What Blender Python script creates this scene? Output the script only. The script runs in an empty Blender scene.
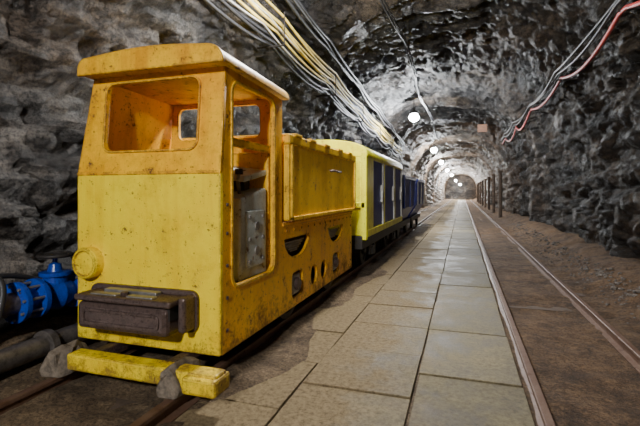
import bpy, bmesh, math, random
from mathutils import Vector, noise, Matrix
random.seed(7)
D=bpy.data; C=bpy.context
scene=C.scene

# ------------------------------------------------------------------ materials
def newmat(name):
    m=D.materials.new(name); m.use_nodes=True
    nt=m.node_tree; b=nt.nodes["Principled BSDF"]
    return m,nt,b
def ramp(nt,fac,stops,interp='LINEAR'):
    r=nt.nodes.new("ShaderNodeValToRGB"); r.color_ramp.interpolation=interp
    e=r.color_ramp.elements
    while len(e)<len(stops): e.new(0.5)
    for i,(p,c) in enumerate(stops):
        e[i].position=p; e[i].color=(c[0],c[1],c[2],1)
    nt.links.new(fac,r.inputs[0]); return r.outputs[0]
def noi(nt,vec,scale,detail=6,rough=.6,dist=0.0):
    n=nt.nodes.new("ShaderNodeTexNoise"); n.inputs["Scale"].default_value=scale
    n.inputs["Detail"].default_value=detail; n.inputs["Roughness"].default_value=rough
    n.inputs["Distortion"].default_value=dist
    nt.links.new(vec,n.inputs["Vector"]); return n.outputs[0]
def mix(nt,fac,a,b,blend='MIX'):
    n=nt.nodes.new("ShaderNodeMix"); n.data_type='RGBA'; n.blend_type=blend
    for s,v in ((n.inputs[0],fac),(n.inputs[6],a),(n.inputs[7],b)):
        if isinstance(v,(int,float)): s.default_value=v
        elif isinstance(v,tuple): s.default_value=(v[0],v[1],v[2],1)
        else: nt.links.new(v,s)
    return n.outputs[2]
def mth(nt,op,a,b=0.0):
    n=nt.nodes.new("ShaderNodeMath"); n.operation=op
    for s,v in ((n.inputs[0],a),(n.inputs[1],b)):
        if isinstance(v,(int,float)): s.default_value=v
        else: nt.links.new(v,s)
    return n.outputs[0]
def bump(nt,b,h,strength,dist=.02,prev=None):
    n=nt.nodes.new("ShaderNodeBump"); n.inputs["Strength"].default_value=strength
    n.inputs["Distance"].default_value=dist
    nt.links.new(h,n.inputs["Height"])
    if prev is not None: nt.links.new(prev,n.inputs["Normal"])
    nt.links.new(n.outputs[0],b.inputs["Normal"]); return n.outputs[0]
def pos(nt,scale=(1,1,1)):
    g=nt.nodes.new("ShaderNodeTexCoord"); m=nt.nodes.new("ShaderNodeMapping")
    m.inputs["Scale"].default_value=scale
    nt.links.new(g.outputs["Object"],m.inputs["Vector"]); return m.outputs[0]

def mat_paint(name,c1,c2,rust=(.055,.025,.012),amount=.5,sc=3.0,rough=.45,metal=0.0,low=None,grime=.45,edge=0):
    m,nt,b=newmat(name); v=pos(nt)
    base=mix(nt,ramp(nt,noi(nt,v,sc,5,.6),[(.35,(0,0,0)),(.65,(1,1,1))]),c1,c2)
    n1=noi(nt,v,sc*2.6,12,.8,.2)
    t=.68-.14*amount
    mask=ramp(nt,n1,[(t-.015,(0,0,0)),(t+.02,(1,1,1))])
    n2=noi(nt,v,sc*16,8,.75)
    t2=.67-.1*amount
    mask2=ramp(nt,n2,[(t2-.02,(0,0,0)),(t2+.02,(1,1,1))])
    mk=mth(nt,'MAXIMUM',mask,mask2)
    rc=mix(nt,noi(nt,v,30,3),rust,(rust[0]*2.8,rust[1]*2.2,rust[2]*2))
    vs=pos(nt,(1,1,.10)); st=ramp(nt,noi(nt,vs,11,7,.7),[(.47,(1,1,1)),(.7,(.7,.52,.30))])
    base=mix(nt,min(1,grime*1.2),base,st,'MULTIPLY')
    gr=ramp(nt,noi(nt,v,sc*1.3,9,.78),[(.49,(1,1,1)),(.64,(.50,.36,.22))])
    base=mix(nt,grime,base,gr,'MULTIPLY')
    if edge:
        be=nt.nodes.new("ShaderNodeBevel"); be.samples=4; be.inputs["Radius"].default_value=.02
        ge=nt.nodes.new("ShaderNodeNewGeometry")
        dp=nt.nodes.new("ShaderNodeVectorMath"); dp.operation='DOT_PRODUCT'
        nt.links.new(be.outputs[0],dp.inputs[0]); nt.links.new(ge.outputs["Normal"],dp.inputs[1])
        ed=mth(nt,'SUBTRACT',1.0,dp.outputs["Value"])
        ed=mth(nt,'MULTIPLY',ed,mth(nt,'MULTIPLY',ramp(nt,noi(nt,v,17,8,.8),[(.44,(0,0,0)),(.54,(1,1,1))]),12*edge))
        ed=mth(nt,'MINIMUM',ed,.92); mk=mth(nt,'MAXIMUM',mk,ed)
    if low is not None:
        sx=nt.nodes.new("ShaderNodeSeparateXYZ"); nt.links.new(v,sx.inputs[0])
        g=mth(nt,'ADD',sx.outputs[2],mth(nt,'MULTIPLY',noi(nt,v,6,10,.85),2.0))
        g=ramp(nt,mth(nt,'MULTIPLY',g,.5),[(low*.5,(1,1,1)),(low*.5+.12,(0,0,0))])
        mk=mth(nt,'MAXIMUM',mk,mth(nt,'MULTIPLY',g,.8))
    nt.links.new(mix(nt,mk,base,rc),b.inputs["Base Color"])
    r=mth(nt,'ADD',mth(nt,'MULTIPLY',mk,.35),rough); nt.links.new(r,b.inputs["Roughness"])
    b.inputs["Metallic"].default_value=metal
    h=mth(nt,'SUBTRACT',mth(nt,'MULTIPLY',noi(nt,v,22,5),.5),mth(nt,'MAXIMUM',mask,mask2))
    bump(nt,b,h,.5,.006)
    return m
def mat_plain(name,c,rough=.6,metal=0.,var=.3,sc=12,bs=.3):
    m,nt,b=newmat(name); v=pos(nt)
    n=noi(nt,v,sc,8,.72)
    col=mix(nt,ramp(nt,n,[(.35,(0,0,0)),(.65,(1,1,1))]),tuple(x*(1-var) for x in c),tuple(min(1,x*(1+var)) for x in c))
    nt.links.new(col,b.inputs["Base Color"]); b.inputs["Roughness"].default_value=rough
    b.inputs["Metallic"].default_value=metal; bump(nt,b,n,bs,.01); return m

def mat_rock(name,dark=(.007,.007,.008),mid=(.050,.049,.050),light=(.27,.262,.25),warm=.6,side=True):
    m,nt,b=newmat(name); v=pos(nt); vs=pos(nt,(1,.6,1.9))
    n1=noi(nt,vs,.9,10,.7); n2=noi(nt,vs,5,13,.84); n3=noi(nt,v,42,8,.85)
    f=mth(nt,'ADD',mth(nt,'MULTIPLY',n1,.36),mth(nt,'ADD',mth(nt,'MULTIPLY',n2,.36),mth(nt,'MULTIPLY',n3,.28)))
    col=ramp(nt,f,[(.43,dark),(.497,mid),(.58,light)])
    wm=ramp(nt,noi(nt,v,.5,6,.65),[(.42,(0,0,0)),(.6,(1,1,1))])
    col=mix(nt,mth(nt,'MULTIPLY',wm,warm),col,mix(nt,1.0,col,(1.2,.86,.58),'MULTIPLY'))
    pit=ramp(nt,n3,[(.39,(.12,.12,.12)),(.49,(1,1,1))])
    col=mix(nt,.9,col,pit,'MULTIPLY')
    if side:   # rock colour turns darker and browner towards the right
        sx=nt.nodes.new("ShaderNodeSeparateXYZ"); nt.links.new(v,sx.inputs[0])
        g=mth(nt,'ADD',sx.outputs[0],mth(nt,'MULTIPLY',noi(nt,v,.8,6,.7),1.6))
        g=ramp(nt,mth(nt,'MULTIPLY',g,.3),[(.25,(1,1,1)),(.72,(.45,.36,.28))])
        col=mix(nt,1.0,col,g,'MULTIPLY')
    nt.links.new(col,b.inputs["Base Color"])
    nt.links.new(ramp(nt,n2,[(.40,(.30,.30,.30)),(.6,(.8,.8,.8))]),b.inputs["Roughness"])
    b.inputs["Specular IOR Level"].default_value=.4
    p=bump(nt,b,n2,1.0,.15); bump(nt,b,n3,1.0,.05,p)
    return m
def mat_dirt(name,c1,c2,c3):
    m,nt,b=newmat(name); v=pos(nt)
    n1=noi(nt,v,1.3,8,.65); n2=noi(nt,v,16,10,.8)
    col=mix(nt,ramp(nt,n1,[(.38,(0,0,0)),(.6,(1,1,1))]),c1,c2)
    col=mix(nt,ramp(nt,n2,[(.45,(0,0,0)),(.62,(.9,.9,.9))]),col,c3)
    col=mix(nt,.85,col,ramp(nt,noi(nt,v,60,6,.8),[(.40,(.25,.25,.25)),(.53,(1.1,1.1,1.1))]),'MULTIPLY')
    col=mix(nt,.8,col,ramp(nt,noi(nt,v,3.1,10,.8),[(.40,(.38,.35,.33)),(.57,(1.2,1.2,1.2))]),'MULTIPLY')
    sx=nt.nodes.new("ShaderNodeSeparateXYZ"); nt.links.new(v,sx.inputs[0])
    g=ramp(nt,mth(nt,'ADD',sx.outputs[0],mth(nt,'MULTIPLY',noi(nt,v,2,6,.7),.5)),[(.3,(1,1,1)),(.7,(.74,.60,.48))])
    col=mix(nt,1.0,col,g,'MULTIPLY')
    nt.links.new(col,b.inputs["Base Color"]); b.inputs["Roughness"].default_value=.9
    p=bump(nt,b,n2,1.0,.06); bump(nt,b,noi(nt,v,70,4,.7),.9,.018,p); return m
def mat_slab(name):
    m,nt,b=newmat(name); v=pos(nt)
    g=nt.nodes.new("ShaderNodeNewGeometry")
    ri=ramp(nt,g.outputs["Random Per Island"],[(0,(.080,.069,.042)),(.5,(.115,.100,.062)),(1,(.165,.142,.088))])
    n1=noi(nt,v,2.6,12,.84); n2=noi(nt,v,34,8,.85)
    col=mix(nt,.95,ri,ramp(nt,n1,[(.39,(.40,.34,.26)),(.58,(1.35,1.3,1.2))]),'MULTIPLY')
    col=mix(nt,.75,col,ramp(nt,n2,[(.38,(.35,.32,.28)),(.54,(1.15,1.15,1.15))]),'MULTIPLY')
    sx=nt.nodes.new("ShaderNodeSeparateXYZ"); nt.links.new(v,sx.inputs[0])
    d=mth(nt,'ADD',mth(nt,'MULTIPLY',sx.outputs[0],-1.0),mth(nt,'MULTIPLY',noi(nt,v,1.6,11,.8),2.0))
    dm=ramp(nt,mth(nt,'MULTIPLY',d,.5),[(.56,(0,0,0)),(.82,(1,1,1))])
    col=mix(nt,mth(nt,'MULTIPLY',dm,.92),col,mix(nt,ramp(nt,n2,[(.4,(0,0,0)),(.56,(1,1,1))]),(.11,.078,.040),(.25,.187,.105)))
    nt.links.new(col,b.inputs["Base Color"])
    nt.links.new(mth(nt,'MAXIMUM',dm,ramp(nt,n1,[(.39,(.50,.50,.50)),(.58,(.78,.78,.78))])),b.inputs["Roughness"])
    b.inputs["Specular IOR Level"].default_value=.25
    p=bump(nt,b,n1,.6,.016); bump(nt,b,n2,.6,.006,p); return m
def mat_emit(name,c,s):
    m,nt,b=newmat(name); b.inputs["Base Color"].default_value=(1,1,1,1)
    b.inputs["Emission Color"].default_value=(*c,1); b.inputs["Emission Strength"].default_value=s; return m

LIME=mat_paint("lime_yellow_paint",(.96,.74,.002),(.90,.62,.003),amount=.5,sc=2.4,low=1.05,grime=.38,edge=1)
ORANGE=mat_paint("orange_yellow_paint",(.95,.53,.002),(.90,.44,.003),amount=.55,sc=2.8,low=1.1,grime=.5,edge=1)
OCHRE=mat_paint("ochre_roof_paint",(.90,.52,.004),(.74,.37,.008),amount=.62,sc=5,grime=.6,edge=1)
BODY=mat_paint("battery_box_paint",(.94,.57,.002),(.86,.52,.003),amount=.5,sc=2.2,grime=.5,edge=1)
CARY=mat_paint("car_yellow_paint",(.82,.78,.006),(.70,.68,.01),amount=.4,sc=3,grime=.5)
BLUEC=mat_paint("car_blue_paint",(.008,.016,.22),(.012,.026,.34),amount=.3,sc=4)
WHITEC=mat_paint("car_white_paint",(.6,.62,.62),(.48,.50,.50),amount=.5,sc=6)
BLUEV=mat_paint("valve_blue_paint",(.004,.06,.50),(.004,.04,.32),rust=(.02,.015,.012),amount=.5,sc=6,rough=.3)
RUST=mat_paint("rusty_iron",(.085,.058,.052),(.13,.088,.076),rust=(.030,.021,.019),amount=1.0,sc=20,rough=.40,metal=.45,grime=.05)
STEEL=mat_plain("grey_steel",(.24,.23,.22),.45,.6)
GREYBOX=mat_paint("grey_cabinet_paint",(.52,.58,.57),(.40,.45,.44),amount=.6,sc=6,grime=.4)
DARK=mat_plain("dark_iron",(.030,.026,.024),.6,.4)
PIPE=mat_plain("pipe_iron",(.13,.115,.105),.42,.5,.5,16)
RAILM=mat_paint("rail_steel",(.11,.055,.032),(.15,.09,.062),rust=(.05,.026,.014),amount=.6,sc=8,rough=.55,metal=.2)
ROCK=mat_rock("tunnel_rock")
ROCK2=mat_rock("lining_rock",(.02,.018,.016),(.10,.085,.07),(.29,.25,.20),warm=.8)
DIRT=mat_dirt("mine_dirt",(.13,.085,.046),(.22,.148,.083),(.35,.25,.148))
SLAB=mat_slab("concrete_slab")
WOOD=mat_plain("old_timber",(.075,.05,.034),.85,0,.4,9)
CABY=mat_plain("cable_yellow",(.56,.42,.09),.5,0,.5,3)
CABW=mat_plain("cable_white",(.36,.35,.32),.5,0,.5,3)
CABK=mat_plain("cable_black",(.022,.022,.025),.5)
CABR=mat_plain("cable_red",(.36,.05,.045),.5,0,.5,5)
LAMPM=mat_emit("lamp_glass",(.86,.93,1.0),220)
RAG=mat_plain("grey_casting",(.15,.12,.09),.85,0,.6,22,.8)
STONE=mat_plain("rubble_stone",(.12,.10,.085),.85,0,.5,14,.8)

# ------------------------------------------------------------------ mesh helpers
def link(o): C.collection.objects.link(o); return o
def empty(name,loc):
    e=D.objects.new(name,None); e.location=loc; e.empty_display_size=.2; return link(e)
def setp(o,p):
    if p is not None:
        o.parent=p; o.matrix_parent_inverse=Matrix.Translation(p.location).inverted()
def mesh_obj(name,verts,faces,mat,parent=None,bev=0,smooth=False):
    me=D.meshes.new(name); me.from_pydata([tuple(v) for v in verts],[],faces); me.update()
    bm=bmesh.new(); bm.from_mesh(me); bmesh.ops.recalc_face_normals(bm,faces=bm.faces); bm.to_mesh(me); bm.free()
    if smooth:
        for p in me.polygons: p.use_smooth=True
    me.materials.append(mat); o=link(D.objects.new(name,me)); setp(o,parent)
    if bev:
        b=o.modifiers.new("bev",'BEVEL'); b.width=bev; b.segments=2; b.limit_method='ANGLE'
    return o
def boxvf(x0,x1,y0,y1,z0,z1):
    v=[(x0,y0,z0),(x1,y0,z0),(x1,y1,z0),(x0,y1,z0),(x0,y0,z1),(x1,y0,z1),(x1,y1,z1),(x0,y1,z1)]
    f=[(0,3,2,1),(4,5,6,7),(0,1,5,4),(1,2,6,5),(2,3,7,6),(3,0,4,7)]
    return v,f
def box(name,x0,x1,y0,y1,z0,z1,mat,parent=None,bev=.006):
    v,f=boxvf(x0,x1,y0,y1,z0,z1); return mesh_obj(name,v,f,mat,parent,bev)
def boxes(name,lst,mat,parent=None,bev=.004):
    V=[];F=[]
    for b in lst:
        v,f=boxvf(*b); k=len(V); V+=v; F+=[tuple(i+k for i in q) for q in f]
    return mesh_obj(name,V,F,mat,parent,bev)
def lathe(name,p,axis,prof,mat,parent=None,seg=32,bev=0):
    ax=Vector(axis).normalized(); u=ax.orthogonal().normalized(); w=ax.cross(u)
    V=[];F=[]; p=Vector(p)
    for (a,r) in prof:
        for i in range(seg):
            t=2*math.pi*i/seg; V.append(p+ax*a+(u*math.cos(t)+w*math.sin(t))*r)
    n=len(prof)
    for j in range(n-1):
        for i in range(seg):
            k=(i+1)%seg; F.append((j*seg+i,j*seg+k,(j+1)*seg+k,(j+1)*seg+i))
    F.append(tuple(range(seg))[::-1]); F.append(tuple((n-1)*seg+i for i in range(seg)))
    return mesh_obj(name,V,F,mat,parent,bev)
def cyl(name,p,axis,r,l,mat,parent=None,seg=28,bev=.004):
    return lathe(name,p,axis,[(-l/2,r),(l/2,r)],mat,parent,seg,bev)
def rrect(u0,u1,v0,v1,r,n=6):
    pts=[]
    for cx,cy,a0 in ((u1-r,v1-r,0),(u0+r,v1-r,90),(u0+r,v0+r,180),(u1-r,v0+r,270)):
        for i in range(n+1):
            a=math.radians(a0+90*i/n); pts.append((cx+r*math.cos(a),cy+r*math.sin(a)))
    return pts
def circ(u,v,r,n=24): return [(u+r*math.cos(2*math.pi*i/n),v+r*math.sin(2*math.pi*i/n)) for i in range(n)]
def plate(name,outer,holes,thick,fn,mat,parent=None,bev=.004):
    cu=D.curves.new(name+"_c",'CURVE'); cu.dimensions='2D'; cu.fill_mode='BOTH'
    cu.extrude=thick/2-bev; cu.bevel_depth=bev; cu.offset=-bev
    for poly in [outer]+holes:
        s=cu.splines.new('POLY'); s.points.add(len(poly)-1); s.use_cyclic_u=True
        for i,(a,b) in enumerate(poly): s.points[i].co=(a,b,0,1)
    t=link(D.objects.new("tmp",cu)); C.view_layer.update()
    dg=C.evaluated_depsgraph_get(); me=D.meshes.new_from_object(t.evaluated_get(dg))
    D.objects.remove(t); D.curves.remove(cu); me.name=name
    for v in me.vertices: v.co=Vector(fn(*v.co))
    bm=bmesh.new(); bm.from_mesh(me); bmesh.ops.remove_doubles(bm,verts=bm.verts,dist=.0004)
    bmesh.ops.recalc_face_normals(bm,faces=bm.faces); bm.to_mesh(me); bm.free()
    me.materials.clear(); me.materials.append(mat)
    o=link(D.objects.new(name,me)); setp(o,parent); return o
def tube(name,paths,r,mat,parent=None,res=3,smooth=True):
    cu=D.curves.new(name+"_c",'CURVE'); cu.dimensions='3D'; cu.bevel_depth=r; cu.bevel_resolution=res; cu.use_fill_caps=True
    for path in paths:
        s=cu.splines.new('POLY'); s.points.add(len(path)-1)
        for i,p in enumerate(path): s.points[i].co=(*p,1)
    t=link(D.objects.new("tmp",cu)); C.view_layer.update()
    me=D.meshes.new_from_object(t.evaluated_get(C.evaluated_depsgraph_get()))
    D.objects.remove(t); D.curves.remove(cu); me.name=name
    for p in me.polygons: p.use_smooth=smooth
    me.materials.clear(); me.materials.append(mat)
    o=link(D.objects.new(name,me)); setp(o,parent); return o

# ------------------------------------------------------------------ camera
cd=D.cameras.new("camera"); cam=link(D.objects.new("camera",cd)); scene.camera=cam
cam.location=(0,0,1.1); cam.rotation_euler=(math.radians(90),0,math.radians(18.3))
cd.sensor_width=36; cd.lens=24.19; cd.shift_y=-21/640; cd.clip_start=.05

# ------------------------------------------------------------------ tunnel shell
CX=-.4; HW=2.6; SP=1.2; HH=2.9; EX=2.6
def prof_raw():
    pts=[]
    for i in range(12): pts.append((CX-HW,-.35+(SP+.35)*i/12))
    for i in range(181):
        a=math.pi-math.pi*i/180; c,s=math.cos(a),math.sin(a)
        pts.append((CX+HW*math.copysign(abs(c)**(2/EX),c),SP+HH*abs(s)**(2/EX)))
    for i in range(1,13): pts.append((CX+HW,SP-(SP+.35)*i/12))
    return pts
PR=prof_raw(); L=[0]
for i in range(1,len(PR)): L.append(L[-1]+math.dist(PR[i],PR[i-1]))
def prof(t):
    s=t*L[-1]
    lo=0
    for i in range(1,len(L)):
        if L[i]>=s: lo=i-1;break
    else: lo=len(L)-2
    f=(s-L[lo])/max(1e-9,L[lo+1]-L[lo])
    x=PR[lo][0]+(PR[lo+1][0]-PR[lo][0])*f; z=PR[lo][1]+(PR[lo+1][1]-PR[lo][1])*f
    dx=PR[lo+1][0]-PR[lo][0]; dz=PR[lo+1][1]-PR[lo][1]; l=math.hypot(dx,dz) or 1
    return x,z,dz/l,-dx/l
NT=230
cols=[prof(i/(NT-1)) for i in range(NT)]
ys=[-7]
while ys[-1]<70:
    yy=ys[-1]
    ys.append(yy+(.12 if yy<0 else .045 if yy<9 else .075 if yy<21 else .2 if yy<34 else .5))
LY=19.0
def facet(q,str_):
    dd,pp=noise.voronoi(q)
    c=pp[0]; r=noise.cell_vector(c*7.31+Vector((3.1,1.7,9.2)))-Vector((.5,.5,.5))
    return (q-c).dot(r)*2*str_, dd[1]-dd[0], dd[0]
def surf(i,y):
    x,z,nx,nz=cols[i]
    k=min(1,max(0,(y-LY)/1.5))
    X=CX+.15*k+(x-CX)*(1-.13*k); Z=z*(1-.10*k)
    cl=min(1,max(0,(z-2.4)/.8))
    p=Vector((x,y,z)); warp=Vector((noise.noise(p*1.7),noise.noise(p*1.7+Vector((9,3,1))),noise.noise(p*1.7+Vector((2,8,5)))))
    d=.18*noise.fractal(p*.5,1,2,3)
    f1,e1,c1=facet(Vector((x*1.0,y*.7,z*1.5))+warp*.25,.17); d+=f1*(1-.4*cl)
    f2,e2,c2=facet(Vector((x*2.6,y*2.0,z*3.6))+warp*.3,.10); d+=f2*(1-.6*cl)
    d-=.045*max(0,1-e2/.18)*(1-.7*cl)
    if y<14:
        f3,e3,c3=facet(Vector((x*6.5,y*5.5,z*8))+warp*.6,.045); d+=f3
    d+=.045*noise.fractal(p*5,.8,2,4)
    s=z*2.2+.35*noise.noise(p*.6)+.12*y
    d+=.07*(abs((s%1)-.5)*2-.5)*(1-.7*cl)
    s2=y*1.3+.5*x+1.4*noise.noise(p*.45)
    d+=.11*cl*(((s2%1))**2-.33)
    if 9<y<LY: d+=.04*math.sin(y*4.2+noise.noise(p)*3)*((y-9)/10)
    d=max(-.34,min(.17,d))*(1-.25*k)-.02
    if k>0:
        ph=(y-LY+.5*noise.noise(p*.5))%2.8
        if ph<.4: d+=.05
    return (X+nx*d,y,Z+nz*d)
i1=int(NT*.24); i2=int(NT*.76)
for nm,a,b in (("wall_left",0,i1),("ceiling",i1,i2),("wall_right",i2,NT-1)):
    V=[];F=[];w=b-a+1; mi=[]
    for y in ys:
        for i in range(a,b+1): V.append(surf(i,y))
    for j in range(len(ys)-1):
        for i in range(w-1):
            F.append((j*w+i,(j+1)*w+i,(j+1)*w+i+1,j*w+i+1)); mi.append(1 if ys[j]>LY-.1 else 0)
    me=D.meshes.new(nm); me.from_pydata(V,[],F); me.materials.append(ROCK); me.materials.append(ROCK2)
    me.polygons.foreach_set("material_index",mi); me.polygons.foreach_set("use_smooth",[True]*len(F)); me.update()
    link(D.objects.new(nm,me))
for nm,yy in (("wall_front",-6.9),("wall_back",69.5)):
    V=[(-3.3,yy,-.4),(2.6,yy,-.4),(2.6,yy,4.4),(-3.3,yy,4.4)]
    mesh_obj(nm,V,[(0,1,2,3)],ROCK)

# ------------------------------------------------------------------ floor
xs=[-3.3+.05*i for i in range(int(5.9/.05)+1)]
fy=[-7+.06*i for i in range(int(22/.06))]; y=fy[-1]
while y<70: y+=.4; fy.append(y)
def sm(a,b,x):
    t=min(1,max(0,(x-a)/(b-a))); return t*t*(3-2*t)
def fz(x,y):
    z=.014-.034*sm(-1.25,-.95,x+.35*noise.noise(Vector((x,y*1.3,7)))) - .028*sm(.28,.4,x)
    z+=.16*(1-sm(-3.0,-2.4,x))+.24*sm(1.3,2.2,x)
    k=(1 if x<-1.25 or x>1.2 else .6 if x>.45 else .15)
    z+=.04*noise.fractal(Vector((x*1.4,y*1.4,0)),1,2,5)*k
    z+=.016*noise.noise(Vector((x*9,y*9,3)))*k
    return z
V=[(x,y,fz(x,y)) for y in fy for x in xs]; w=len(xs)
F=[(j*w+i,j*w+i+1,(j+1)*w+i+1,(j+1)*w+i) for j in range(len(fy)-1) for i in range(w-1)]
me=D.meshes.new("floor"); me.from_pydata(V,[],F); me.materials.append(DIRT)
me.polygons.foreach_set("use_smooth",[True]*len(F)); link(D.objects.new("floor",me))

bmr=bmesh.new()
for i in range(900):
    y=random.uniform(1.5,16)
    x=min(1.80,1.82-abs(random.gauss(0,.22))) if random.random()<.8 else random.uniform(1.36,1.7)
    x=max(1.36,x)
    s=random.uniform(.006,.02)*(1.8 if x>1.6 and random.random()<.3 else 1)
    g=bmesh.ops.create_icosphere(bmr,subdivisions=1,radius=s)
    zz=fz(x,y); sxx,syy,szz=random.uniform(.7,1.5),random.uniform(.7,1.5),random.uniform(.5,.9)
    for v in g['verts']:
        n=1+.35*noise.noise(v.co*(60)+Vector((i,0,0)))
        v.co=Vector((v.co.x*sxx*n+x,v.co.y*syy*n+y,v.co.z*szz*n+zz+s*.25))
me=D.meshes.new("rubble"); bmr.to_mesh(me); bmr.free(); me.materials.append(STONE); link(D.objects.new("rubble",me))

sl=[]
def slabcol(x0,x1,length,off):
    y=-6.5+off
    while y<66:
        g=.006; t=random.uniform(-.005,.003); j=random.uniform(-.006,.006)
        sl.append((x0+g+j,x1-g+j,y+g,y+length-g,-.09,0+t)); y+=length
slabcol(-.255,.33,.88,.37); slabcol(-.88,-.255,.62,.15); slabcol(-1.38,-.88,.62,.45)
boxes("paving_slabs",sl,SLAB,None,.004)

# ------------------------------------------------------------------ rails
def track(name,xl,xr,top,h=.09,y0=-6,y1=68,sd=.0):
    e=empty(name,((xl+xr)/2,y0,top-h))
    for k,xc in enumerate((xl,xr)):
        hw=.022; fw=.045
        pr=[(-fw,0),(fw,0),(fw,.012),(.008,.022),(.008,h-.03),(hw,h-.022),(hw,h-.004),(hw-.005,h),(-hw+.005,h),(-hw,h-.004),(-hw,h-.022),(-.008,h-.03),(-.008,.022),(-fw,.012)]
        n=len(pr); V=[(xc+a,yy,top-h+b) for yy in (y0,y1) for a,b in pr]
        F=[(i,(i+1)%n,n+(i+1)%n,n+i) for i in range(n)]+[tuple(range(n)),tuple(range(n,2*n))]
        mesh_obj("rail_%d"%(k+1),V,F,RAILM,e)
    bl=[]; y=y0+.2
    while y<y1:
        bl.append((xl-.2,xr+.2,y,y+.16,top-h-.12-sd,top-h-.002-sd)); y+=.75
    boxes("sleepers",bl,WOOD,e,.01)
track("railway_track",-2.12,-1.36,.085)
track("railway_track",.385,1.11,.035,.09)

# ------------------------------------------------------------------ locomotive
LO=empty("mining_locomotive",(-1.75,3.5,.085))
FY=2.045; XR=-1.245; XL=-2.25; BK=4.96
plate("front_panel",rrect(XL,XR,.205,1.21,.012,2),[],.03,lambda u,v,w:(u,FY+w+.015,v),LIME,LO,.006)
plate("windscreen_panel",[(XL,1.21),(XR,1.21),(XR,1.815),(XL+.08,1.815)],[rrect(-2.055,-1.405,1.345,1.75,.055)],.03,
      lambda u,v,w:(u,FY+.015+w+(v-1.21)/.59*.05,v),ORANGE,LO,.005)
plate("windscreen_rim",rrect(-2.068,-1.392,1.332,1.763,.065),[rrect(-2.055,-1.405,1.345,1.75,.055)],.014,lambda u,v,w:(u,FY-.002+w+(v-1.21)/.59*.05,v),ORANGE,LO,.003)
box("fold_seam",XL,XR,FY-.006,FY+.02,1.20,1.22,ORANGE,LO,.006)
def spr(yc,z):
    p=[(yc-.27,z+.085),(yc+.27,z+.085)]
    for i in range(9):
        t=i/8; yy=.25-.5*t; p.append((yc+yy,z+.05-.12*(1-(yy/.25)**2)**.5 if abs(yy)<.25 else z+.03))
    return p
W1,W2=3.2,4.3
def doorpoly(g): return rrect(2.17-g,2.74+g,.56-g,1.73+g,.07+g)
holes=[doorpoly(0),spr(W1,.66),spr(W2,.66),rrect(W1-.12,W1+.12,.27,.47,.05),circ(3.60,.37,.085),circ(3.88,.37,.085),rrect(W2-.12,W2+.12,.27,.47,.05)]
outer=[(FY+.02,.205),(BK,.205),(BK,.88),(2.89,.88),(2.89,1.80),(FY+.065,1.80),(FY+.02,1.21)]
plate("side_frame_right",outer,holes,.03,lambda u,v,w:(XR-.015-w,u,v),ORANGE,LO,.005)
plate("side_frame_left",outer[:2]+[(BK,.88),(2.89,.88),(2.89,1.2),(FY+.02,1.2)],[spr(W1,.66),spr(W2,.66)],.03,lambda u,v,w:(XL+.015+w,u,v),ORANGE,LO,.005)
mesh_obj("cab_side_left",[(XL,FY+.02,1.2),(XL+.03,FY+.02,1.2),(XL+.03,2.89,1.2),(XL,2.89,1.2),
      (XL+.08,FY+.07,1.8),(XL+.11,FY+.07,1.8),(XL+.11,2.89,1.8),(XL+.08,2.89,1.8)],boxvf(0,1,0,1,0,1)[1],ORANGE,LO,.004)
plate("doorway_rim",doorpoly(.018),[doorpoly(0)],.012,lambda u,v,w:(XR+.004-w,u,v),BODY,LO,.003)
box("side_ledge",XR-.01,XR+.012,2.89,BK,.845,.875,ORANGE,LO,.004)
plate("cab_rear_wall",[(XL+.03,.5),(XR-.03,.5),(XR-.03,1.78),(XL+.1,1.78)],[rrect(-1.69,-1.40,1.50,1.74,.05),rrect(-2.1,-1.81,1.50,1.74,.05)],.03,
      lambda u,v,w:(u,2.85+w,v),ORANGE,LO,.004)
box("cab_floor",XL+.03,XR-.03,FY+.03,2.84,.5,.54,DARK,LO)
def roofpoly(b=1.80):
    p=[(-2.175,b),(-1.195,b)]
    for i in range(9):
        a=math.radians(90*i/8); p.append((-1.195-.105+.105*math.cos(a),1.805+.085*math.sin(a)))
    for i in range(1,8):
        t=i/8; p.append((-1.30-.8*t,1.89+.025*math.sin(math.pi*t)))
    for i in range(7):
        a=math.radians(90+90*i/6); p.append((-2.115+.06*math.cos(a),1.83+.06*math.sin(a)))
    return p
plate("cab_roof",roofpoly(),[],.91,lambda u,v,w:(u,2.455-w,v-.03*((2.455-w)-2.0)/.9),OCHRE,LO,.012)
CXR=-1.69
plate("roof_visor",roofpoly(1.79),[],.03,lambda u,v,w:(CXR+(u-CXR)*1.008,1.99-w,1.83+(v-1.83)*1.04),OCHRE,LO,.008)
lathe("headlight",(-2.135,FY,.675),(0,-1,0),[(-.01,.095),(.05,.095),(.062,.089),(.064,.075),(.056,.071),(.06,.05),(.066,.0001)],LIME,LO,40,0)
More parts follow.
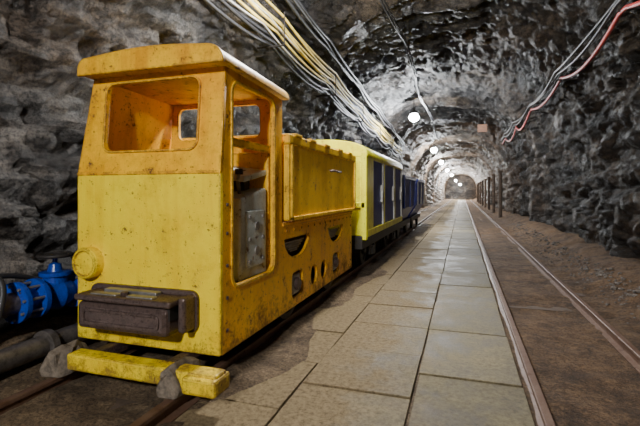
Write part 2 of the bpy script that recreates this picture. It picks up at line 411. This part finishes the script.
# buffer: one heavy casting with a thin top lip and pin slots
box("buffer_casting",-2.06,-1.455,1.865,2.045,.335,.49,RUST,LO,.028)
box("buffer_top_lip",-2.07,-1.43,1.855,2.045,.495,.53,RUST,LO,.010)
box("buffer_core",-2.04,-1.45,1.885,2.045,.42,.50,DARK,LO,.002)
plate("buffer_face_groove",rrect(-2.02,-1.50,.37,.455,.03),[rrect(-2.0,-1.52,.385,.44,.02)],.012,lambda u,v,w:(u,1.863+w,v),RUST,LO,.003)
plate("buffer_bracket",rrect(-2.12,-1.375,.325,.555,.05),[],.03,lambda u,v,w:(u,FY-.012+w,v),RUST,LO,.006)
boxes("buffer_cheeks",[(-1.43,-1.385,1.92,2.04,.35,.54)],RUST,LO,.015)
cyl("coupling_pin",(-1.77,1.915,.49),(0,0,1),.02,.12,RUST,LO)
boxes("buffer_slots",[(-1.98,-1.80,1.88,1.93,.52,.538),(-1.73,-1.56,1.88,1.93,.52,.538),(-1.95,-1.59,1.95,2.0,.52,.548)],STEEL,LO,.006)
box("guard_beam",-2.06,-1.12,1.80,1.90,.125,.215,LIME,LO,.012)
box("guard_beam_cap",-1.30,-1.11,1.77,1.92,.115,.20,LIME,LO,.015)
boxes("guard_beam_arms",[(-2.0,-1.94,1.88,2.3,.15,.20),(-1.5,-1.44,1.88,2.3,.15,.20)],RUST,LO,.006)
for k,xc in enumerate((-2.14,-1.38)):
    V=[];F=[]
    prof2=[(-.075,.09),(-.07,.14),(-.055,.19),(-.03,.225),(.005,.242),(.04,.215),(.065,.15),(.085,.12),(.09,.09)]
    st=((1.76,.75),(1.775,.93),(1.82,1),(1.87,.97),(1.93,1.0),(1.97,.85),(2.0,.7))
    n=len(prof2)
    for yy,s in st:
        for i,(a,b) in enumerate(prof2):
            q=noise.noise(Vector((i*1.3,yy*20,k*5)))*.02
            V.append((xc+a*s*.8+q,yy+.08*a+q,.087+(b-.087)*s+q*.5*(b>.1)))
    for j in range(len(st)-1):
        for i in range(n): F.append((j*n+i,j*n+(i+1)%n,(j+1)*n+(i+1)%n,(j+1)*n+i))
    F+=[tuple(range(n)),tuple(range((len(st)-1)*n,len(st)*n))]
    o=mesh_obj("rail_guard_%d"%(k+1),V,F,RAG,LO,.004)
box("inner_chassis",-1.98,-1.50,2.2,4.9,.25,.86,DARK,LO)
for wi,yc in enumerate((W1,W2)):
    cyl("axle_%d"%wi,(-1.74,yc,.335),(1,0,0),.045,.9,STEEL,LO)
    for s,xc in enumerate((-2.12,-1.36)):
        sg=1 if s else -1
        lathe("wheel_%d_%d"%(wi,s),(xc,yc,.335),(sg,0,0),[(-.055,.27),(-.03,.275),(-.024,.25),(.03,.248),(.035,.20),(.015,.19),(.015,.09),(.045,.08),(.045,.02)],DARK,LO,36)
    L2=[]
    for i in range(5):
        h=.24-.04*i; L2.append((XR-.09,XR-.035,yc-h,yc+h,.70-.018*i,.714-.018*i))
    boxes("leaf_spring_%d"%wi,L2,STEEL,LO,.002)
    box("axle_box_%d"%wi,XR-.085,XR-.01,yc-.085,yc+.085,.29,.45,STEEL,LO,.015)
    cyl("axle_cap_%d"%wi,(XR-.0,yc,.37),(1,0,0),.05,.03,RUST,LO)
box("battery_box",-2.28,-1.205,2.93,BK-.02,.885,1.47,BODY,LO,.012)
box("battery_box_lid",-2.30,-1.19,2.915,BK,1.45,1.53,BODY,LO,.015)
boxes("battery_box_ribs",[(-1.21,-1.188,yy,yy+.03,.89,1.455) for yy in (2.95,4.90)]+[(-1.21,-1.188,2.95,4.93,.885,.915)],BODY,LO,.004)
boxes("lid_hinges",[(-1.23,-1.18,yy,yy+.14,1.515,1.54) for yy in (3.0,3.35,3.75,4.2,4.6)],BODY,LO,.006)
tube("lid_handle",[[(-1.19,3.9,1.3),(-1.15,3.9,1.3),(-1.15,4.15,1.3),(-1.19,4.15,1.3)]],.01,RUST,LO)
bl=[]
for yy in [2.95+.16*i for i in range(13)]:
    bl.append((XR,XR+.008,yy,yy+.02,.80,.82))
boxes("frame_rivets",bl,ORANGE,LO,.005)
bl=[]
for z in (.32,.5,.68,.86,1.02): bl.append((XR,XR+.009,2.10,2.12,z,z+.02))
for z in (.3,.5,.7): bl.append((XR,XR+.009,4.88,4.90,z,z+.02))
boxes("corner_rivets",bl,RUST,LO,.005)
mesh_obj("control_cabinet",[(-1.62,2.33,.545),(-1.285,2.33,.545),(-1.285,2.71,.545),(-1.62,2.71,.545),
    (-1.62,2.35,1.06),(-1.285,2.35,1.06),(-1.285,2.71,1.13),(-1.62,2.71,1.13)],boxvf(0,1,0,1,0,1)[1],GREYBOX,LO,.015)
boxes("cabinet_door_panel",[(-1.287,-1.272,2.40,2.65,.62,.98)],GREYBOX,LO,.006)
for i,(yy,z) in enumerate(((2.43,.66),(2.43,.8),(2.43,.94),(2.62,.66),(2.62,.8),(2.62,.94),(2.53,.72),(2.53,.88))):
    cyl("cabinet_bolt_%d"%i,(-1.270,yy,z),(1,0,0),.014 if i<6 else .03,.016,STEEL,LO,12,.002)
tube("controller_lever",[[(-1.38,2.5,1.08),(-1.36,2.44,1.18),(-1.31,2.36,1.22)]],.012,STEEL,LO)
cyl("controller_knob",(-1.30,2.35,1.225),(0,0,1),.025,.035,DARK,LO)
box("operator_seat",-2.1,-1.72,2.45,2.8,.85,.93,DARK,LO,.03)
box("seat_post",-1.96,-1.86,2.55,2.7,.54,.86,DARK,LO)
mesh_obj("cabinet_top_tray",[(-1.60,2.42,1.20),(-1.30,2.42,1.16),(-1.30,2.78,1.22),(-1.60,2.78,1.26),(-1.60,2.42,1.24),(-1.30,2.42,1.20),(-1.30,2.78,1.26),(-1.60,2.78,1.30)],boxvf(0,1,0,1,0,1)[1],GREYBOX,LO,.01)
box("cabinet_tray_stem",-1.5,-1.4,2.6,2.68,1.1,1.25,DARK,LO,.004)
box("cab_inner_column",-1.62,-1.285,2.74,2.84,.54,1.38,ORANGE,LO,.01)
box("door_crossbar",XR-.06,XR-.025,2.17,2.86,1.37,1.42,ORANGE,LO,.008)
box("rear_coupler",-1.85,-1.65,BK-.05,5.26,.38,.46,RUST,LO)

# ------------------------------------------------------------------ passenger car
PC=empty("passenger_mine_car",(-1.75,6.9,.085))
x0,x1,y0,y1=-2.35,-1.15,5.30,8.6
def arch(x0,x1,zb,zs,zc,n=14):
    p=[(x0,zb),(x1,zb)]
    for i in range(n+1):
        a=math.pi*i/n; p.append(((x0+x1)/2+(x1-x0)/2*math.cos(a)*1.0,zs+(zc-zs)*math.sin(a)**.8))
    return p
for k,yy in enumerate((y0,y1)):
    plate("end_panel_%d"%k,arch(x0,x1,.55,1.56,1.74),[rrect(x0+.12,x1-.12,1.08,1.50,.05)],.05,lambda u,v,w,yy=yy:(u,yy+w,v),CARY,PC,.01)
    plate("end_window_backing_%d"%k,rrect(x0+.1,x1-.1,1.06,1.52,.03),[],.02,lambda u,v,w,yy=yy:(u,yy+(.04 if yy<6 else -.04)+w,v),CARY,PC,.004)
boxes("end_frame",[(x1-.05,x1+.02,y0-.045,y0+.04,.5,1.6),(-1.78,-1.73,y0-.045,y0,.55,1.72),(x0,x1,y0-.045,y0,.9,.97)],CARY,PC,.006)
box("side_panel_left",x0,x0+.03,y0,y1,.55,1.57,BLUEC,PC)
for k,(a,b) in enumerate(((5.7,6.45),(6.62,7.55),(7.68,8.5))):
    z0=.62
    plate("door_%d"%k,rrect(a,b,z0,1.54,.03),[],.03,lambda u,v,w:(x1-.015-w,u,v),BLUEC,PC,.006)
    boxes("door_handle_%d"%k,[(x1,x1+.03,b-.12,b-.09,.95,1.2)],WHITEC,PC,.003)
boxes("side_posts",[(x1-.03,x1+.02,a,b,.55,1.6) for a,b in ((6.47,6.54),(7.57,7.62),(8.52,8.6))],WHITEC,PC,.006)
boxes("side_posts_yellow",[(x1-.03,x1+.022,a,b,.55,1.6) for a,b in ((5.28,5.7),(6.54,6.61),(7.62,7.67))]+[(x1-.03,x1+.025,y0,y1,.53,.62),(x1-.03,x1+.022,y0,y1,1.53,1.59)],CARY,PC,.006)
plate("car_roof",arch(x0-.03,x1+.03,1.545,1.58,1.775),[],y1-y0+.06,lambda u,v,w:(u,(y0+y1)/2-w,v),CARY,PC,.01)
box("underframe",x0+.12,x1-.03,y0-.06,y1+.06,.38,.55,DARK,PC,.01)
for k,yy in enumerate((5.95,7.9)):
    for s,xc in enumerate((-2.12,-1.36)):
        sg=1 if s else -1
        lathe("wheel_%d_%d"%(k,s),(xc,yy,.285),(sg,0,0),[(-.05,.22),(-.025,.22),(-.022,.2),(.03,.198),(.035,.15),(.02,.14),(.02,.06),(.05,.05),(.05,.01)],DARK,PC,28)
    cyl("axle_%d"%k,(-1.74,yy,.285),(1,0,0),.035,.9,STEEL,PC)
    boxes("axle_guard_%d"%k,[(x1-.08,x1-.04,yy-.18,yy-.1,.25,.5),(x1-.08,x1-.04,yy+.1,yy+.18,.25,.5),(x1-.09,x1-.02,yy-.09,yy+.09,.24,.36)],DARK,PC,.005)

for wn,(a,b) in enumerate(((9.05,11.4),(11.9,14.2))):
    W=empty("mine_tub_wagon",(-1.75,(a+b)/2,.085))
    V=[];n=0
    sec=[(-2.1,.40),(-1.4,.40),(-1.18,.75),(-1.16,1.42),(-2.34,1.42),(-2.32,.75)]
    for yy in (a,b):
        for p in sec: V.append((p[0],yy,p[1]))
    F=[(i,(i+1)%6,6+(i+1)%6,6+i) for i in range(6) if i!=3]+[tuple(range(6)),tuple(range(6,12))]
    o=mesh_obj("tub",V,F,BLUEC,W)
    so=o.modifiers.new("s",'SOLIDIFY'); so.thickness=.025
    boxes("rim",[(-1.18,-1.13,a-.02,b+.02,1.38,1.45),(-2.37,-2.32,a-.02,b+.02,1.38,1.45),(-2.37,-1.13,a-.03,a+.02,1.38,1.45),(-2.37,-1.13,b-.02,b+.03,1.38,1.45)],BLUEC,W)
    boxes("ribs",[(-1.2,-1.14,yy,yy+.06,.75,1.42) for yy in (a+.1,(a+b)/2,b-.16)],WHITEC if wn else BLUEC,W)
    box("frame",-2.1,-1.3,a-.1,b+.1,.30,.42,DARK,W)
    for k,yy in enumerate((a+.45,b-.45)):
        for s,xc in enumerate((-2.12,-1.36)):
            cyl("wheel_%d_%d"%(k,s),(xc,yy,.245),(1,0,0),.16,.06,DARK,W)
        cyl("axle_%d"%k,(-1.74,yy,.245),(1,0,0),.03,.8,STEEL,W)

# ------------------------------------------------------------------ pipes and valve
PX=-2.64; VY=2.22; S=.8; PZ=.41
P1=empty("water_pipe",(PX,2,PZ))
tube("pipe",[[(PX,-6,PZ),(PX,VY-.36*S-.002,PZ)],[(PX,VY+.36*S+.002,PZ),(PX,16,PZ)]],.07,PIPE,P1,6)
for k,yy in enumerate((-.5,1.45,4.2,7.5)):
    cyl("flange_%d"%k,(PX,yy,PZ),(0,1,0),.115,.06,PIPE,P1)
for k,yy in enumerate((1.38,1.52)):
    for q in range(8):
        a=q*math.pi/4+.3
        cyl("flange_nut_%d_%d"%(k,q),(PX+.095*math.cos(a),yy,PZ+.095*math.sin(a)),(0,1,0),.012,.03,STEEL,P1,6,.001)
for k,yy in enumerate((-3,1.2,4.5,8,12)):
    box("pipe_stand_%d"%k,PX-.06,PX+.06,yy-.05,yy+.05,-.03,PZ-.06,WOOD,P1)
P2=empty("drain_pipe",(-2.45,2,.13))
tube("pipe",[[(-2.45,-6,.15),(-2.45,16,.16)]],.065,PIPE,P2,6)
for k,yy in enumerate((.4,2.0,5)): cyl("flange_%d"%k,(-2.45,yy,.15),(0,1,0),.095,.05,PIPE,P2)
VV=empty("gate_valve",(PX,VY,PZ))
lathe("body",(PX,VY,PZ),(0,1,0),[(a*S,r*S) for a,r in [(-.36,.16),(-.32,.16),(-.32,.085),(-.20,.085),(-.2,.16),(-.16,.16),(-.155,.08),(-.1,.11),(0,.14),(.1,.11),(.155,.08),(.16,.16),(.2,.16),(.2,.085),(.32,.085),(.32,.16),(.36,.16)]],BLUEV,VV,32)
lathe("bonnet",(PX,VY,PZ),(0,0,1),[(a*S,r*S) for a,r in [(.05,.10),(.15,.09),(.155,.12),(.185,.12),(.19,.06),(.25,.045),(.26,.02),(.32,.02)]],BLUEV,VV,28)
for sg in (-1,1):
    for k in range(8):
        a=k*math.pi/4+.2
        cyl("flange_bolt_%d_%d"%(sg+1,k),(PX+.105*math.cos(a),VY+sg*.26*S,PZ+.105*math.sin(a)),(0,1,0),.010,.19,STEEL,VV,8,.002)
bmx=[]
for i in range(33):
    a=2*math.pi*i/32; bmx.append((PX+.10*math.cos(a),VY+.10*math.sin(a),.67))
tube("handwheel",[bmx,[(PX-.10,VY,.67),(PX+.10,VY,.67)],[(PX,VY-.1,.67),(PX,VY+.10,.67)]],.013,DARK,VV)
HO=empty("rubber_hose",(-2.72,1.9,.6))
def hose(pts,n=14):
    out=[]
    P=[Vector(p) for p in pts]; P=[P[0]]+P+[P[-1]]
    for i in range(1,len(P)-2):
        for j in range(n):
            t=j/n; a,b,c,d=P[i-1],P[i],P[i+1],P[i+2]
            out.append(.5*((2*b)+(c-a)*t+(2*a-5*b+4*c-d)*t*t+(3*b-a-3*c+d)*t**3))
    out.append(P[-2]); return [tuple(v) for v in out]
tube("hose_1",[hose([(-2.83,.9,.16),(-2.83,1.4,.48),(-2.78,1.65,.60),(-2.68,1.80,.62),(-2.58,1.82,.55),(-2.545,1.78,.40),(-2.57,1.72,.20),(-2.58,1.7,.06)])],.020,CABK,HO)
tube("hose_2",[hose([(-2.84,1.3,.20),(-2.82,1.75,.52),(-2.80,1.98,.56),(-2.82,2.3,.46),(-2.84,2.8,.2)])],.018,CABK,HO)

# ------------------------------------------------------------------ cables
def xwall(z,side,inset):
    t=max(0,(z-SP)/HH); return CX+side*((HW-inset)*(1-min(.999,t)**EX)**(1/EX))
def wallcable(name,side,zf,inset,r,mat,n=1,spread=.05,y0=-6,y1=18.8,sag=.06,span=2.6,sd=0,xf=None,parent=None):
    paths=[]
    for k in range(n):
        p=[];y=y0
        while y<=y1:
            ph=((y+sd)%span)/span
            z=zf(y)+k*spread-sag*(1+.4*math.sin(k*2.1+int((y+sd)/span)*1.7))*4*ph*(1-ph)+.015*math.sin(y*1.7+k*3)
            x=(xf(y) if xf else xwall(zf(y)+k*spread*.5,side,inset))+.02*math.sin(k*4+y*.9)
            p.append((x,y,z)); y+=.2
        paths.append(p)
    return tube(name,paths,r,mat,parent)
zb=lambda y:3.38-.034*max(y,0)
INS=.31
cb=wallcable("cable_bundle",-1,zb,INS,.017,CABY,6,.046)
wallcable("white_cables",-1,lambda y:zb(y)-.06,INS+.03,.012,CABW,2,.12,sag=.08,parent=cb,sd=.4)
wallcable("black_cables",-1,lambda y:zb(y)-.16,INS,.020,CABK,3,.045,sag=.1,parent=cb)
wallcable("ceiling_cable",-1,lambda y:3.72-.03*max(y,0),.22,.024,CABK,3,.05,sd=1)
wallcable("lighting_cable",-1,lambda y:3.74-.02*y,.2,.014,CABK,3,.02,sag=.05,sd=.6,xf=lambda y:-.95+.05*math.sin(y))
pc=wallcable("power_cable",1,lambda y:2.98+.01*y,.27,.024,CABR,1,.05,sag=.2,span=3.1,sd=.9)
wallcable("black_cables",1,lambda y:3.06+.01*y,.27,.018,CABK,2,.06,sag=.1,span=3.1,sd=.9,parent=pc)
bk=[]
y=-5.2
while y<18:
    z=zb(y); xw=xwall(z,-1,0.02); bk.append((xw-.06,xw+.34,y-.01,y+.01,z-.19,z-.17)); bk.append((xw+.325,xw+.34,y-.01,y+.01,z-.19,z+.26)); y+=2.6
boxes("cable_brackets",bk,DARK,cb)
bk=[]; y=-.9-3.1
while y<18:
    z=2.98+.01*y; xw=xwall(z,1,0.0); bk.append((xw-.31,xw+.06,y-.012,y+.012,z-.03,z-.005)); y+=3.1
boxes("cable_hooks",bk,DARK,pc)

# ------------------------------------------------------------------ lamps
def lamp(x,y,z,power,ceil,r=.15,col=(1.0,.97,.92)):
    e=empty("tunnel_lamp",(x,y,z))
    lathe("bulb_glass",(x,y,z),(0,0,-1),[(-.10,.03),(-.09,.07),(-.03,r*.9),(.03,r),(.09,r*.8),(.14,r*.35)],LAMPM,e,20)
    lathe("lamp_cap",(x,y,z+.09),(0,0,1),[(0,r*.9),(.05,r*.85),(.1,.035),(.14,.02)],DARK,e,20)
    tube("hanger",[[(x,y,z+.2),(x,y,ceil)]],.012,DARK,e)
    ld=D.lights.new("lamp_light",'POINT'); ld.energy=power; ld.color=col; ld.shadow_soft_size=.10
    lo=link(D.objects.new("lamp_light",ld)); lo.location=(x,y,z-.30); setp(lo,e)
lamp(-.6,-2.3,2.9,680,4.1)
lamp(-1.1,4.1,3.5,470,4.1)
lamp(-1.37,13.1,3.35,1000,4.05,col=(.93,.97,1))
lamp(-1.3,21.5,3.15,420,3.7,col=(.93,.97,1))
lamp(-1.36,30.4,3.15,650,3.7)
lamp(-1.3,41,3.1,800,3.7)
lamp(-1.1,50,3.0,1100,3.7)
lamp(-.8,58,2.6,1500,3.7)
lamp(-.3,65,2.2,1800,3.7)

# ------------------------------------------------------------------ posts, sign
y=20
while y<50:
    e=empty("timber_post",(1.56,y,0))
    lathe("post",(1.56,y,0),(0,0,1),[(-.05,.075),(.6,.07),(1.3,.075),(1.95,.07)],WOOD,e,12)
    box("head_block",1.47,1.65,y-.10,y+.10,1.93,2.03,WOOD,e,.01)
    y+=4.2
e=empty("hanging_sign",(.64,15.6,3.2))
box("board",.50,.80,15.6,15.63,3.14,3.40,mat_plain("sign_wood",(.2,.10,.06),.7),e)
tube("hangers",[[(.54,15.61,3.4),(.54,15.61,3.95)],[(.76,15.61,3.4),(.76,15.61,3.9)]],.01,DARK,e)

wd=D.worlds.new("world"); scene.world=wd; wd.use_nodes=True
wd.node_tree.nodes["Background"].inputs[0].default_value=(.5,.55,.6,1); wd.node_tree.nodes["Background"].inputs[1].default_value=.05
